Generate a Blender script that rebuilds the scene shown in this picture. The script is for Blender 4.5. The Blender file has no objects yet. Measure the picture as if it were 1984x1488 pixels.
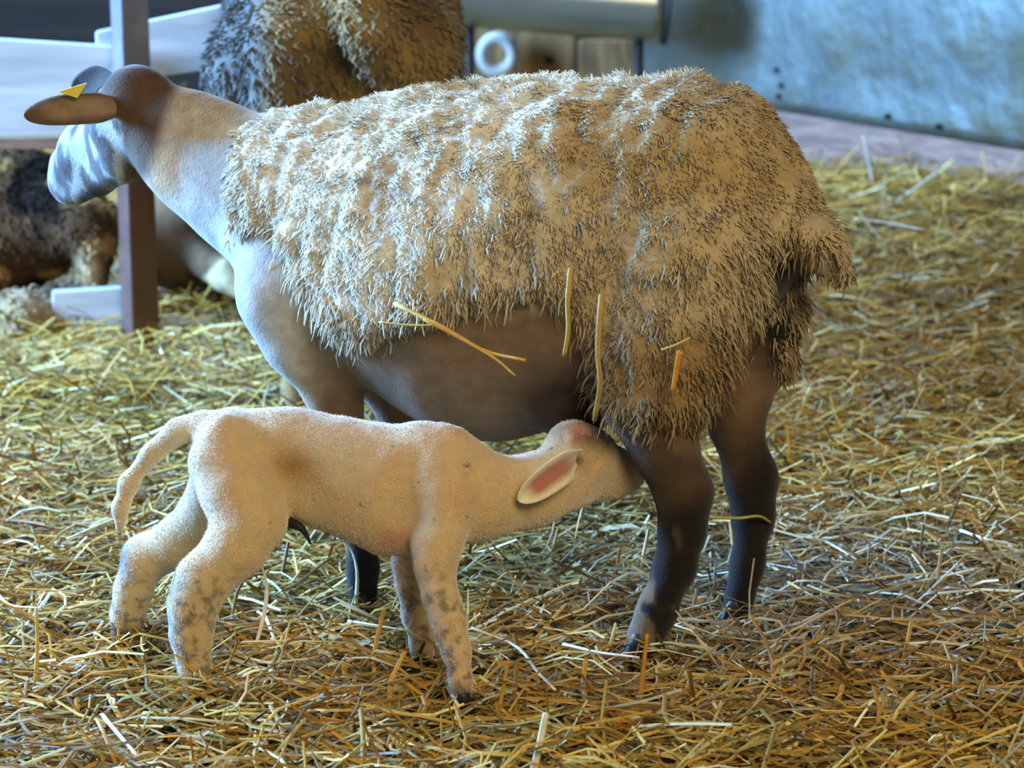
import bpy, math
import numpy as np
from mathutils import Vector

# ------------------------------------------------------------------ camera, light, exposure
SC = bpy.context.scene
COL = SC.collection
rng = np.random.default_rng(7)
W, H = 1984, 1488
F = 5878.0                    # focal length in pixels
CH = 1.28                     # camera height
PITCH = math.radians(13.0)
cam = bpy.data.cameras.new('camera')
cam.sensor_width = 36.0
cam.lens = 36.0 * F / W
cam.dof.use_dof = True
cam.dof.focus_distance = 4.0
cam.dof.aperture_fstop = 6.3
camo = bpy.data.objects.new('camera', cam)
camo.location = (0, 0, CH)
camo.rotation_euler = (math.pi / 2 - PITCH, 0, 0)
COL.objects.link(camo)
SC.camera = camo
SC.view_settings.view_transform = 'Standard'
SC.view_settings.look = 'None'
SC.view_settings.exposure = 0.0
SC.view_settings.gamma = 1.0
SC.view_settings.use_curve_mapping = False

world = bpy.data.worlds.new('barn_air')
SC.world = world
world.use_nodes = True
bg = world.node_tree.nodes['Background']
bg.inputs['Color'].default_value = (0.62, 0.70, 0.88, 1)
bg.inputs['Strength'].default_value = 0.13


def area(name, loc, target, size, size_y, power, color):
    l = bpy.data.lights.new(name, 'AREA')
    l.shape = 'RECTANGLE'
    l.size, l.size_y = size, size_y
    l.energy = power
    l.color = color
    o = bpy.data.objects.new(name, l)
    o.location = loc
    o.rotation_euler = (Vector(target) - Vector(loc)).to_track_quat('-Z', 'Y').to_euler()
    COL.objects.link(o)
    return o


area('daylight_from_barn_door', (-4.2, 5.6, 1.8), (0.0, 4.3, 0.5), 2.4, 2.0, 1550, (0.24, 0.52, 1.0))
area('daylight_from_high_window', (-1.5, 9.3, 2.7), (0.0, 4.2, 0.5), 2.0, 0.9, 400, (0.34, 0.62, 1.0))
area('warm_barn_lamp', (1.3, -0.4, 3.2), (0.1, 4.2, 0.3), 2.2, 1.6, 182, (1.0, 0.84, 0.50))

# ------------------------------------------------------------------ picture <-> place
CP, SP = math.cos(PITCH), math.sin(PITCH)


def ray(px, py):
    u, v = (px - W / 2) / F, (H / 2 - py) / F
    return np.array([u, CP + v * SP, -SP + v * CP])


def at(px, py, Y):
    d = ray(px, py)
    return np.array([0, 0, CH]) + d * (Y / d[1])


def ground(px, py, z=0.0):
    d = ray(px, py)
    return np.array([0, 0, CH]) + d * ((z - CH) / d[2])


def project(P):
    x, y, z = P[..., 0], P[..., 1], P[..., 2] - CH
    dep = y * CP - z * SP
    return W / 2 + F * x / dep, H / 2 - F * (y * SP + z * CP) / dep


def pxm(p):                    # metres per picture pixel at point p
    return (p[1] * CP - (p[2] - CH) * SP) / F


def lin(c):
    c = np.asarray(c, float) / 255.0
    return np.where(c <= 0.04045, c / 12.92, ((c + 0.055) / 1.055) ** 2.4)


# ------------------------------------------------------------------ noise
_tab = np.random.default_rng(3).random(4096)


def vnoise(P, scale, seed=0):
    Q = np.asarray(P, float) * scale + 100.0 + seed * 17.3
    I = np.floor(Q).astype(np.int64)
    f = Q - I
    f = f * f * (3 - 2 * f)
    out = 0
    for dx in (0, 1):
        for dy in (0, 1):
            for dz in (0, 1):
                h = ((I[..., 0] + dx) * 73856093 ^ (I[..., 1] + dy) * 19349663 ^ (I[..., 2] + dz) * 83492791) & 4095
                w = (f[..., 0] if dx else 1 - f[..., 0]) * (f[..., 1] if dy else 1 - f[..., 1]) * (f[..., 2] if dz else 1 - f[..., 2])
                out = out + w * _tab[h]
    return out                 # 0..1


def fbm(P, scale, seed=0, o=3):
    s, a, t = 0, 1.0, 0
    for i in range(o):
        s = s + a * vnoise(P, scale * 2 ** i, seed + i)
        t += a
        a *= 0.5
    return s / t


def mixc(c, new, w):
    w = np.clip(w, 0, 1)[:, None]
    return c * (1 - w) + np.asarray(new) * w


def sstep(x, a, b):
    t = np.clip((x - a) / (b - a), 0, 1)
    return t * t * (3 - 2 * t)


def gauss(px, py, x, y, rx, ry):
    return np.exp(-((px - x) / rx) ** 2 - ((py - y) / ry) ** 2)


# ------------------------------------------------------------------ implicit surfaces
class Blob:
    def __init__(self, vox):
        self.p = []
        self.vox = vox

    def cap(self, a, b, ra, rb, k=0.03, s=(1, 1, 1), sub=False):
        self.p.append((np.array(a, float), np.array(b, float), ra, rb, k, np.array(s, float), sub))

    def chain(self, pts, k=0.03, s=(1, 1, 1), sub=False):
        """pts: (px, py, Y, r_px) joints; a tapered limb through them"""
        q = [(at(x, y, Y), r * pxm(at(x, y, Y))) for x, y, Y, r in pts]
        if len(q) == 1:
            q = q * 2
        for (a, ra), (b, rb) in zip(q, q[1:]):
            self.cap(a, b, ra, rb, k, s, sub)

    def grid(self, pad=0.05):
        lo = np.min([np.minimum(a, b) - max(ra, rb) * s.max() for a, b, ra, rb, k, s, sub in self.p if not sub], 0) - pad
        hi = np.max([np.maximum(a, b) + max(ra, rb) * s.max() for a, b, ra, rb, k, s, sub in self.p if not sub], 0) + pad
        n = np.ceil((hi - lo) / self.vox).astype(int) + 1
        return lo, n

    def field(self, lo, n):
        D = np.full(tuple(n), 1.0, np.float32)
        ax = [lo[i] + np.arange(n[i]) * self.vox for i in range(3)]
        for a, b, ra, rb, k, s, sub in self.p:
            m = max(ra, rb) * s + k * 1.5 + 0.03
            i0 = np.maximum(np.floor((np.minimum(a, b) - m - lo) / self.vox).astype(int), 0)
            i1 = np.minimum(np.ceil((np.maximum(a, b) + m - lo) / self.vox).astype(int) + 1, n)
            if np.any(i1 <= i0):
                continue
            X = ax[0][i0[0]:i1[0]][:, None, None]
            Y = ax[1][i0[1]:i1[1]][None, :, None]
            Z = ax[2][i0[2]:i1[2]][None, None, :]
            ab = (b - a) / s
            L = max(float(ab @ ab), 1e-12)
            px, py, pz = (X - a[0]) / s[0], (Y - a[1]) / s[1], (Z - a[2]) / s[2]
            t = np.clip((px * ab[0] + py * ab[1] + pz * ab[2]) / L, 0, 1)
            d = np.sqrt((px - t * ab[0]) ** 2 + (py - t * ab[1]) ** 2 + (pz - t * ab[2]) ** 2) - (ra + (rb - ra) * t)
            sl = (slice(i0[0], i1[0]), slice(i0[1], i1[1]), slice(i0[2], i1[2]))
            D0 = D[sl]
            if sub:
                d = -d
                h = np.clip(0.5 - 0.5 * (D0 - d) / k, 0, 1)
                D[sl] = D0 + (d - D0) * h + k * h * (1 - h)
            else:
                h = np.clip(0.5 + 0.5 * (D0 - d) / k, 0, 1)
                D[sl] = D0 + (d - D0) * h - k * h * (1 - h)
        return D

    def mesh(self, pad=0.05, post=None, smooth=2):
        lo, n = self.grid(pad)
        D = self.field(lo, n)
        if post is not None:
            D = post(D, lo, n, self.vox)
        v, f = surface_nets(D, lo, self.vox)
        return relax(v, f, smooth), f


def surface_nets(D, lo, vox):
    S = D < 0
    n = D.shape
    cnt = np.zeros((n[0] - 1, n[1] - 1, n[2] - 1), np.int8)
    for dx in (0, 1):
        for dy in (0, 1):
            for dz in (0, 1):
                cnt += S[dx:n[0] - 1 + dx, dy:n[1] - 1 + dy, dz:n[2] - 1 + dz]
    I = np.argwhere((cnt > 0) & (cnt < 8))
    idx = np.full(cnt.shape, -1, np.int64)
    idx[I[:, 0], I[:, 1], I[:, 2]] = np.arange(len(I))
    acc = np.zeros((len(I), 3))
    num = np.zeros(len(I))
    for axis in range(3):
        o = [a for a in range(3) if a != axis]
        for p in (0, 1):
            for q in (0, 1):
                A = np.zeros(3, int)
                A[o[0]], A[o[1]] = p, q
                B = A.copy()
                B[axis] = 1
                J, K = I + A, I + B
                da, db = D[J[:, 0], J[:, 1], J[:, 2]], D[K[:, 0], K[:, 1], K[:, 2]]
                c = (da < 0) != (db < 0)
                t = np.where(c, da / np.where(c, da - db, 1), 0)
                P = np.tile(A.astype(float), (len(I), 1))
                P[:, axis] = t
                acc[c] += P[c]
                num += c
    V = lo + (I + acc / num[:, None]) * vox
    faces = []
    for axis in range(3):
        o1, o2 = (axis + 1) % 3, (axis + 2) % 3
        sa = [slice(None)] * 3
        sb = [slice(None)] * 3
        sa[axis], sb[axis] = slice(0, -1), slice(1, None)
        A, B = S[tuple(sa)], S[tuple(sb)]
        E = np.argwhere(A != B)
        ok = (E[:, o1] > 0) & (E[:, o2] > 0) & (E[:, o1] < n[o1] - 1) & (E[:, o2] < n[o2] - 1)
        E = E[ok]
        fl = A[E[:, 0], E[:, 1], E[:, 2]]
        q = []
        for d1, d2 in ((-1, -1), (0, -1), (0, 0), (-1, 0)):
            C = E.copy()
            C[:, o1] += d1
            C[:, o2] += d2
            q.append(idx[C[:, 0], C[:, 1], C[:, 2]])
        q = np.stack(q, 1)
        q[~fl] = q[~fl][:, ::-1]
        faces.append(q)
    return V, np.concatenate(faces)


def relax(v, f, it):
    e = np.concatenate([f[:, [0, 1]], f[:, [1, 2]], f[:, [2, 3]], f[:, [3, 0]]])
    for _ in range(it):
        s = np.zeros_like(v)
        c = np.zeros(len(v))
        for a, b in ((0, 1), (1, 0)):
            for k in range(3):
                s[:, k] += np.bincount(e[:, a], v[e[:, b], k], len(v))
            c += np.bincount(e[:, a], minlength=len(v))
        v = 0.5 * v + 0.5 * s / np.maximum(c, 1)[:, None]
    return v


def normals(v, f):
    n = np.cross(v[f[:, 2]] - v[f[:, 0]], v[f[:, 3]] - v[f[:, 1]])
    N = np.zeros_like(v)
    for c in range(4):
        for k in range(3):
            N[:, k] += np.bincount(f[:, c], n[:, k], len(v))
    return N / np.maximum(np.linalg.norm(N, axis=1), 1e-9)[:, None]


# ------------------------------------------------------------------ objects
def tag(o, label=None, cat=None, group=None, kind=None):
    if label:
        o['label'] = label
    if cat:
        o['category'] = cat
    if group:
        o['group'] = group
    if kind:
        o['kind'] = kind
    return o


def empty(name, loc):
    o = bpy.data.objects.new(name, None)
    o.location = loc
    o.empty_display_size = 0.1
    COL.objects.link(o)
    return o


def origin(o):
    p = np.zeros(3)
    while o is not None:
        p += np.array(o.location)
        o = o.parent
    return p


def mk(name, v, f, mat, parent=None, col=None, smooth=True, base=None):
    """link one mesh object; v in world coordinates"""
    v = np.asarray(v, float)
    me = bpy.data.meshes.new(name)
    o = bpy.data.objects.new(name, me)
    if parent is not None:
        off = origin(parent)
        o.parent = parent
    else:
        off = np.array(base, float) if base is not None else np.zeros(3)
        o.location = off
    v = v - off
    f = np.asarray(f) if not isinstance(f, list) else f
    if isinstance(f, np.ndarray):
        k = f.shape[1]
        me.vertices.add(len(v))
        me.vertices.foreach_set('co', v.astype(np.float32).ravel())
        me.loops.add(f.size)
        me.loops.foreach_set('vertex_index', f.astype(np.int32).ravel())
        me.polygons.add(len(f))
        me.polygons.foreach_set('loop_start', (np.arange(len(f)) * k).astype(np.int32))
        me.update(calc_edges=True)
    else:
        me.from_pydata(v.tolist(), [], f)
        me.update()
    if smooth:
        me.polygons.foreach_set('use_smooth', np.ones(len(me.polygons), bool))
    if col is not None:
        a = me.color_attributes.new('Col', 'FLOAT_COLOR', 'POINT')
        c = np.ones((len(v), 4), np.float32)
        col = np.asarray(col)
        c[:, :col.shape[1]] = col
        a.data.foreach_set('color', c.ravel())
    me.materials.append(mat)
    COL.objects.link(o)
    return o


def box_pts(a, b, c, d, depth):
    """a slab from four front corners, pushed back by vector depth"""
    fr = [np.array(p, float) for p in (a, b, c, d)]
    bk = [p + np.array(depth, float) for p in fr]
    return np.array(fr + bk), [(0, 1, 2, 3), (7, 6, 5, 4), (4, 5, 1, 0), (5, 6, 2, 1), (6, 7, 3, 2), (7, 4, 0, 3)]


def bevel(o, w):
    m = o.modifiers.new('edge', 'BEVEL')
    m.width = w
    m.segments = 2
    m.limit_method = 'ANGLE'
    return o


def tube(pts, rad, n=8, flat=1.0):
    pts = np.asarray(pts, float)
    rad = np.broadcast_to(rad, len(pts))
    T = np.gradient(pts, axis=0)
    T /= np.linalg.norm(T, axis=1)[:, None]
    up = np.array([0.13, 0.2, 0.97])
    V = []
    for p, t, r in zip(pts, T, rad):
        u = np.cross(t, up)
        if np.linalg.norm(u) < 0.2:
            u = np.cross(t, [0, 1, 0.1])
        u /= np.linalg.norm(u)
        w = np.cross(u, t)
        for i in range(n):
            a = 2 * math.pi * i / n
            V.append(p + r * (math.cos(a) * u + flat * math.sin(a) * w))
    m = len(pts)
    fs = [(i * n + j, i * n + (j + 1) % n, (i + 1) * n + (j + 1) % n, (i + 1) * n + j) for i in range(m - 1) for j in range(n)]
    fs += [tuple(range(n))[::-1], tuple(range((m - 1) * n, m * n))]
    return np.array(V), fs


def spline(pts, m=14):
    pts = np.asarray(pts, float)
    if len(pts) < 3:
        return np.array([pts[0] + (pts[-1] - pts[0]) * t for t in np.linspace(0, 1, m)])
    P = np.vstack([2 * pts[0] - pts[1], pts, 2 * pts[-1] - pts[-2]])
    out = []
    for t in np.linspace(0, len(pts) - 1, m):
        i = min(int(t), len(pts) - 2)
        u = t - i
        a, b, c, d = P[i:i + 4]
        out.append(0.5 * (2 * b + (c - a) * u + (2 * a - 5 * b + 4 * c - d) * u * u + (3 * b - a - 3 * c + d) * u ** 3))
    return np.array(out)


# ------------------------------------------------------------------ materials
def mat(name, color=None, rough=0.8, metal=0.0, sheen=0.0, spec=0.5, noise=None, bump=None, sss=0.0):
    """color None: read the 'Col' attribute. noise=(scale, dark, light); bump=(scale, distance)"""
    m = bpy.data.materials.new(name)
    m.use_nodes = True
    nt = m.node_tree
    b = nt.nodes['Principled BSDF']
    b.inputs['Roughness'].default_value = rough
    b.inputs['Metallic'].default_value = metal
    b.inputs['Specular IOR Level'].default_value = spec
    b.inputs['Sheen Weight'].default_value = sheen
    b.inputs['Sheen Roughness'].default_value = 0.5
    if color is None:
        src = nt.nodes.new('ShaderNodeAttribute')
        src.attribute_name = 'Col'
        out = src.outputs['Color']
    else:
        src = nt.nodes.new('ShaderNodeRGB')
        src.outputs[0].default_value = (*lin(color), 1)
        out = src.outputs[0]
    tc = nt.nodes.new('ShaderNodeTexCoord')
    if noise:
        n = nt.nodes.new('ShaderNodeTexNoise')
        n.inputs['Scale'].default_value = noise[0]
        n.inputs['Detail'].default_value = 5
        nt.links.new(tc.outputs['Object'], n.inputs['Vector'])
        mr = nt.nodes.new('ShaderNodeMapRange')
        mr.inputs['From Min'].default_value = 0.3
        mr.inputs['From Max'].default_value = 0.7
        mr.inputs['To Min'].default_value = noise[1]
        mr.inputs['To Max'].default_value = noise[2]
        nt.links.new(n.outputs['Fac'], mr.inputs['Value'])
        mx = nt.nodes.new('ShaderNodeVectorMath')
        mx.operation = 'SCALE'
        nt.links.new(out, mx.inputs[0])
        nt.links.new(mr.outputs[0], mx.inputs['Scale'])
        out = mx.outputs[0]
    nt.links.new(out, b.inputs['Base Color'])
    if bump:
        n2 = nt.nodes.new('ShaderNodeTexNoise')
        n2.inputs['Scale'].default_value = bump[0]
        n2.inputs['Detail'].default_value = 4
        nt.links.new(tc.outputs['Object'], n2.inputs['Vector'])
        bp = nt.nodes.new('ShaderNodeBump')
        bp.inputs['Strength'].default_value = 0.8
        bp.inputs['Distance'].default_value = bump[1]
        nt.links.new(n2.outputs['Fac'], bp.inputs['Height'])
        nt.links.new(bp.outputs[0], b.inputs['Normal'])
    return m


def wood_mat(name, c1, c2, axis_scale, rough=0.75, knots=False):
    m = mat(name, c1, rough)
    nt = m.node_tree
    b = nt.nodes['Principled BSDF']
    tc = nt.nodes.new('ShaderNodeTexCoord')
    mp = nt.nodes.new('ShaderNodeMapping')
    mp.inputs['Scale'].default_value = axis_scale
    n = nt.nodes.new('ShaderNodeTexNoise')
    n.inputs['Scale'].default_value = 6
    n.inputs['Detail'].default_value = 6
    r = nt.nodes.new('ShaderNodeValToRGB')
    r.color_ramp.elements[0].position = 0.35
    r.color_ramp.elements[0].color = (*lin(c2), 1)
    r.color_ramp.elements[1].position = 0.65
    r.color_ramp.elements[1].color = (*lin(c1), 1)
    nt.links.new(tc.outputs['Object'], mp.inputs['Vector'])
    nt.links.new(mp.outputs[0], n.inputs['Vector'])
    nt.links.new(n.outputs['Fac'], r.inputs['Fac'])
    nt.links.new(r.outputs[0], b.inputs['Base Color'])
    bp = nt.nodes.new('ShaderNodeBump')
    bp.inputs['Strength'].default_value = 0.4
    bp.inputs['Distance'].default_value = 0.004
    nt.links.new(n.outputs['Fac'], bp.inputs['Height'])
    nt.links.new(bp.outputs[0], b.inputs['Normal'])
    return m


M_coat = mat('short_coat', None, 0.85, sheen=0.15, spec=0.2, noise=(45, 0.78, 1.15), bump=(210, 0.0016))
M_fleece = mat('fleece_wool', None, 0.95, sheen=0.3, spec=0.1, noise=(60, 0.82, 1.12), bump=(75, 0.012))
M_darkwool = mat('dark_wool', None, 0.95, sheen=0.0, spec=0.05, noise=(60, 0.8, 1.15))
M_fuzz = mat('lamb_fuzz', None, 0.9, sheen=1.0, spec=0.1)
M_lamb = mat('lamb_wool', None, 0.9, sheen=0.8, spec=0.15, noise=(70, 0.9, 1.06), bump=(320, 0.0015))
M_hoof = mat('dark_horn', (38, 32, 30), 0.5, noise=(60, 0.7, 1.2))
M_eye = mat('eye_gloss', (14, 10, 8), 0.08)
M_tag = mat('yellow_plastic', (238, 205, 70), 0.35)
M_straw = mat('straw_blades', None, 0.5, spec=0.35, noise=(120, 0.85, 1.12))
_nt = M_straw.node_tree
_at = _nt.nodes.new('ShaderNodeAttribute')
_at.attribute_name = 'Col'
_mr = _nt.nodes.new('ShaderNodeMapRange')
_mr.inputs['To Min'].default_value = 0.2
_mr.inputs['To Max'].default_value = 0.55
_nt.links.new(_at.outputs['Alpha'], _mr.inputs['Value'])
_nt.links.new(_mr.outputs[0], _nt.nodes['Principled BSDF'].inputs['Roughness'])
M_floor = mat('trodden_straw_floor', (104, 78, 32), 0.9, noise=(40, 0.3, 1.1), bump=(60, 0.02))
M_back = wood_mat('dark_barn_boards', (44, 31, 20), (24, 17, 11), (0.6, 1, 6))
M_white = wood_mat('whitewashed_boards', (212, 213, 215), (178, 180, 182), (0.6, 1, 5))
M_plank = wood_mat('pinkish_plank', (158, 124, 108), (122, 92, 80), (1.5, 1.5, 9))
M_boards = wood_mat('brown_boards', (166, 122, 72), (112, 78, 44), (7, 1, 1))
M_post = mat('rusty_post_paint', None, 0.45, noise=(14, 0.7, 1.2), bump=(40, 0.002))
M_zinc = mat('galvanised_sheet', (110, 118, 114), 0.45, metal=0.5, noise=(4, 0.55, 1.15), bump=(5, 0.02))
_nt = M_zinc.node_tree
_b = _nt.nodes['Principled BSDF']
_src = _b.inputs['Base Color'].links[0].from_socket
_tc = _nt.nodes.new('ShaderNodeTexCoord')
_n = _nt.nodes.new('ShaderNodeTexNoise')
_n.inputs['Scale'].default_value = 2.6
_n.inputs['Detail'].default_value = 6
_n.inputs['Roughness'].default_value = 0.65
_nt.links.new(_tc.outputs['Object'], _n.inputs['Vector'])
_r = _nt.nodes.new('ShaderNodeMapRange')
_r.inputs['From Min'].default_value = 0.46
_r.inputs['From Max'].default_value = 0.64
_nt.links.new(_n.outputs['Fac'], _r.inputs['Value'])
_m = _nt.nodes.new('ShaderNodeMix')
_m.data_type = 'RGBA'
_nt.links.new(_r.outputs[0], _m.inputs['Factor'])
for _i in _m.inputs:
    if _i.type == 'RGBA' and _i.name == 'A':
        _nt.links.new(_src, _i)
    if _i.type == 'RGBA' and _i.name == 'B':
        _i.default_value = (*lin((96, 88, 62)), 1)
_nt.links.new([o for o in _m.outputs if o.type == 'RGBA'][0], _b.inputs['Base Color'])
M_pipe = mat('zinc_pipe', (150, 156, 156), 0.3, metal=0.8, noise=(5, 0.8, 1.1))
M_dark = mat('dark_iron', (40, 36, 32), 0.6, metal=0.3)
M_ring = mat('white_plastic', (176, 172, 166), 0.5)
M_clump = mat('black_clump', (26, 21, 15), 0.8, noise=(50, 0.6, 1.3), bump=(70, 0.01))
M_cord = mat('dried_cord', (28, 20, 16), 0.7)

# ------------------------------------------------------------------ the setting
def hgt(x, y):
    P = np.stack([x, y, np.zeros_like(x)], -1)
    b = 0.05 * (fbm(P, 3.0, 5) - 0.5) + 0.03 * (vnoise(P, 9, 2) - 0.5)
    heap = 0.10 * np.clip((x - 0.2) / 0.8, 0, 1) * np.clip((y - 6.0) / 1.2, 0, 1)
    return b + heap - 0.015


gx, gy = np.meshgrid(np.linspace(-4, 4, 161), np.linspace(1.5, 10.5, 181), indexing='ij')
gv = np.stack([gx, gy, hgt(gx, gy) - 0.02], -1).reshape(-1, 3)
gi = np.arange(161 * 181).reshape(161, 181)
gf = np.stack([gi[:-1, :-1], gi[1:, :-1], gi[1:, 1:], gi[:-1, 1:]], -1).reshape(-1, 4)
tag(mk('floor', gv, gf, M_floor), kind='structure')

v, f = box_pts((-4, 9.6, -0.1), (4, 9.6, -0.1), (4, 9.6, 3.2), (-4, 9.6, 3.2), (0, 0.1, 0))
tag(mk('wall_back', v, f, M_back, smooth=False), kind='structure')


def straw(n, xy, z, L, wd, yaw, tilt, color, bend):
    """n bent, folded blades -> verts, quads, colours"""
    t = np.linspace(-0.5, 0.5, 4)
    d = np.stack([np.cos(yaw) * np.cos(tilt), np.sin(yaw) * np.cos(tilt), np.sin(tilt)], 1)
    sd = np.stack([-np.sin(yaw), np.cos(yaw), np.zeros(n)], 1)
    up = np.cross(d, sd)
    c = np.stack([xy[:, 0], xy[:, 1], z], 1)
    V = np.empty((n, 4, 3, 3))
    for i, tt in enumerate(t):
        ctr = c + d * (tt * L)[:, None] + sd * (bend[:, 0] * (tt * tt - .12) * L)[:, None] + up * (bend[:, 1] * (tt * tt - .12) * L)[:, None]
        for j, (a, b) in enumerate(((-.5, 0), (0, .45), (.5, 0))):
            V[:, i, j] = ctr + sd * (a * wd)[:, None] + up * (b * wd)[:, None]
    q = []
    for i in range(3):
        for j in range(2):
            q.append((i * 3 + j, i * 3 + j + 1, (i + 1) * 3 + j + 1, (i + 1) * 3 + j))
    Fq = (np.arange(n)[:, None, None] * 12 + np.array(q)[None]).reshape(-1, 4)
    C = np.repeat(color, 12, 0)
    return V.reshape(-1, 3), Fq, C


PAL = np.array([lin(c) for c in ((202, 154, 56), (188, 138, 44), (214, 178, 90), (164, 138, 56), (140, 100, 36), (184, 128, 44), (232, 214, 162), (112, 86, 30))])
PW = np.array([.22, .2, .12, .13, .12, .1, .05, .06])


def scatter(n, x0, x1, y0, y1):
    y = np.sqrt(rng.uniform(y0 ** 1.2, y1 ** 1.2, n) ** (2 / 1.2))
    half = np.minimum(0.30 * y, 2.4) if x0 is None else None
    x = rng.uniform(-1, 1, n) * half if x0 is None else rng.uniform(x0, x1, n)
    return np.stack([x, y], 1)


parts = []
for n, lo_z, hi_z, Lr, wr, tl in ((30000, -.02, .015, (.05, .16), (.004, .008), .12), (24000, 0, .04, (.04, .2), (.002, .0065), .2), (3600, .0, .045, (.06, .15), (.003, .0065), .6), (9000, .0, .045, (.015, .05), (.003, .006), .3)):
    xy = scatter(n, None, None, 2.9, 9.4)
    L = rng.uniform(*Lr, n)
    yaw = np.where(rng.random(n) < .55, rng.normal(0, .55, n), rng.uniform(0, math.pi, n))
    z = hgt(xy[:, 0], xy[:, 1]) + rng.uniform(lo_z, hi_z, n)
    tilt = rng.normal(0, tl, n)
    ci = rng.choice(len(PAL), n, p=PW)
    c = PAL[ci] * rng.uniform(.55, 1.25, (n, 1))
    damp = np.exp(-((xy[:, 0] - .40) / .42) ** 2 - ((xy[:, 1] - 4.25) / .40) ** 2)[:, None] * rng.uniform(.3, 1.0, (n, 1))
    grey = c.mean(1, keepdims=True) * np.array([.80, .78, .66])
    c = c * (1 - damp) + grey * damp
    c = np.concatenate([c, 1 - damp], 1)
    parts.append(straw(n, xy, z, L, rng.uniform(*wr, n), yaw, tilt, c, rng.normal(0, .55, (n, 2))))
off, VV, FF, CC = 0, [], [], []
for v, f, c in parts:
    VV.append(v)
    FF.append(f + off)
    CC.append(c)
    off += len(v)
tag(mk('straw_bedding', np.concatenate(VV), np.concatenate(FF), M_straw, col=np.concatenate(CC), smooth=False),
    'loose golden straw bedding strewn over the whole barn floor', 'straw', kind='stuff')

# ------------------------------------------------------------------ right: galvanised sheet over a plank
A, B = ground(1450, 345), ground(1984, 440)
wd = (B - A) / np.linalg.norm(B - A)
wn = np.array([-wd[1], wd[0], 0])
if wn[1] < 0:
    wn = -wn


def wallpt(px, py, back=0.0):
    d = ray(px, py)
    C = np.array([0, 0, CH])
    t = ((A + wn * back - C) @ wn) / (d @ wn)
    return C + d * t


# sheet: a gridded panel with shallow dents
bl, br = wallpt(1245, 171), wallpt(2130, 315)
tl_ = wallpt(1245, -420)
tr_ = br + (tl_ - bl) * 1.0
nu, nv = 60, 30
uu, vv = np.meshgrid(np.linspace(0, 1, nu), np.linspace(0, 1, nv), indexing='ij')
P = (bl[None, None] * (1 - uu)[..., None] + br[None, None] * uu[..., None]) * (1 - vv)[..., None] + (tl_[None, None] * (1 - uu)[..., None] + tr_[None, None] * uu[..., None]) * vv[..., None]
P = P + wn * (0.02 * (fbm(P, 4.0, 8) - .5))[..., None]
gi = np.arange(nu * nv).reshape(nu, nv)
gf = np.stack([gi[:-1, :-1], gi[1:, :-1], gi[1:, 1:], gi[:-1, 1:]], -1).reshape(-1, 4)
sheet = empty('metal_sheet', (A + B) / 2)
tag(sheet, 'large dented galvanised metal sheet fixed above the pinkish plank', 'metal sheet')
so = mk('panel', P.reshape(-1, 3), gf, M_zinc, sheet)
sm = so.modifiers.new('gauge', 'SOLIDIFY')
sm.thickness = 0.006
for px, py in ((1512, 186), (1517, 165), (1508, 135), (1722, 225), (1820, 245)):
    c = wallpt(px, py) - wn * .012
    vs, fs = tube([c + wn * .015, c, c - wn * .004], [.007, .007, .004], 10)
    mk('bolt', vs, fs, M_dark, sheet)

p = [wallpt(1245, 330), wallpt(2130, 470), wallpt(2130, 318), wallpt(1245, 173)]
p[0][2] = p[1][2] = -0.05
v, f = box_pts(*p, wn * 0.04)
o = mk('wooden_plank', v + wn * 0.004, f, M_plank, smooth=False, base=(A + B) / 2)
tag(bevel(o, .004), 'long pinkish wooden plank under the galvanised sheet, straw heaped against it', 'plank')

# brown boards, pipe and ring at the back
bx = empty('board_partition', at(1110, 415, 8.4) * np.array([1, 1, 0]))
tag(bx, 'low brown board partition behind the ewe, below the round metal trough', 'partition')
for x0, x1, y0 in ((905, 999, 40), (1001, 1115, 62), (1121, 1238, 78)):
    a, b = at(x0, 330, 8.4), at(x1, 330, 8.4)
    c, d = at(x1, y0, 8.4), at(x0, y0, 8.4)
    a[2] = b[2] = -.05
    v, f = box_pts(a, b, c, d, (0, .03, 0))
    bevel(mk('board', v, f, M_boards, bx, smooth=False), .004)
c = at(1063, 117, 8.4)
vs, fs = tube([c + np.array([0, .01, 0]), c - np.array([0, .006, 0])], [.013, .012], 10)
mk('knot', vs, fs, M_dark, bx)

t = empty('feed_trough', at(1100, 400, 7.9) * np.array([1, 1, 0]))
tag(t, 'round zinc feed trough running behind the ewe to the metal sheet', 'trough')
a, b = at(850, -24, 7.95), at(1288, 10, 7.95)
vs, fs = tube(spline([a, b], 20), .098, 28)
mk('drum', vs, fs, M_pipe, t)
dr = (b - a) / np.linalg.norm(b - a)
vs, fs = tube([b, b + dr * .012], .104, 28)
mk('end_plate', vs, fs, M_dark, t)
for e in (a + dr * .08, b - dr * .068):
    vs, fs = tube([e * np.array([1, 1, 0]) - np.array([0, 0, .05]), e - np.array([0, 0, .06])], .014, 8)
    mk('leg', vs, fs, M_dark, t)

c = at(963, 106, 8.32)
n1 = 36
R, r = .042, .017
V, Fs = [], []
for i in range(n1):
    for j in range(12):
        a1, a2 = 2 * math.pi * i / n1, 2 * math.pi * j / 12
        rr = R + r * math.cos(a2)
        V.append(c + np.array([rr * math.cos(a1), r * 1.6 * math.sin(a2), rr * 1.08 * math.sin(a1)]))
        Fs.append((i * 12 + j, i * 12 + (j + 1) % 12, ((i + 1) % n1) * 12 + (j + 1) % 12, ((i + 1) % n1) * 12 + j))
tag(mk('plastic_ring', np.array(V) - 0, Fs, M_ring, base=c), 'white plastic ring against the brown boards beside the tan sheep rump', 'ring')

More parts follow.
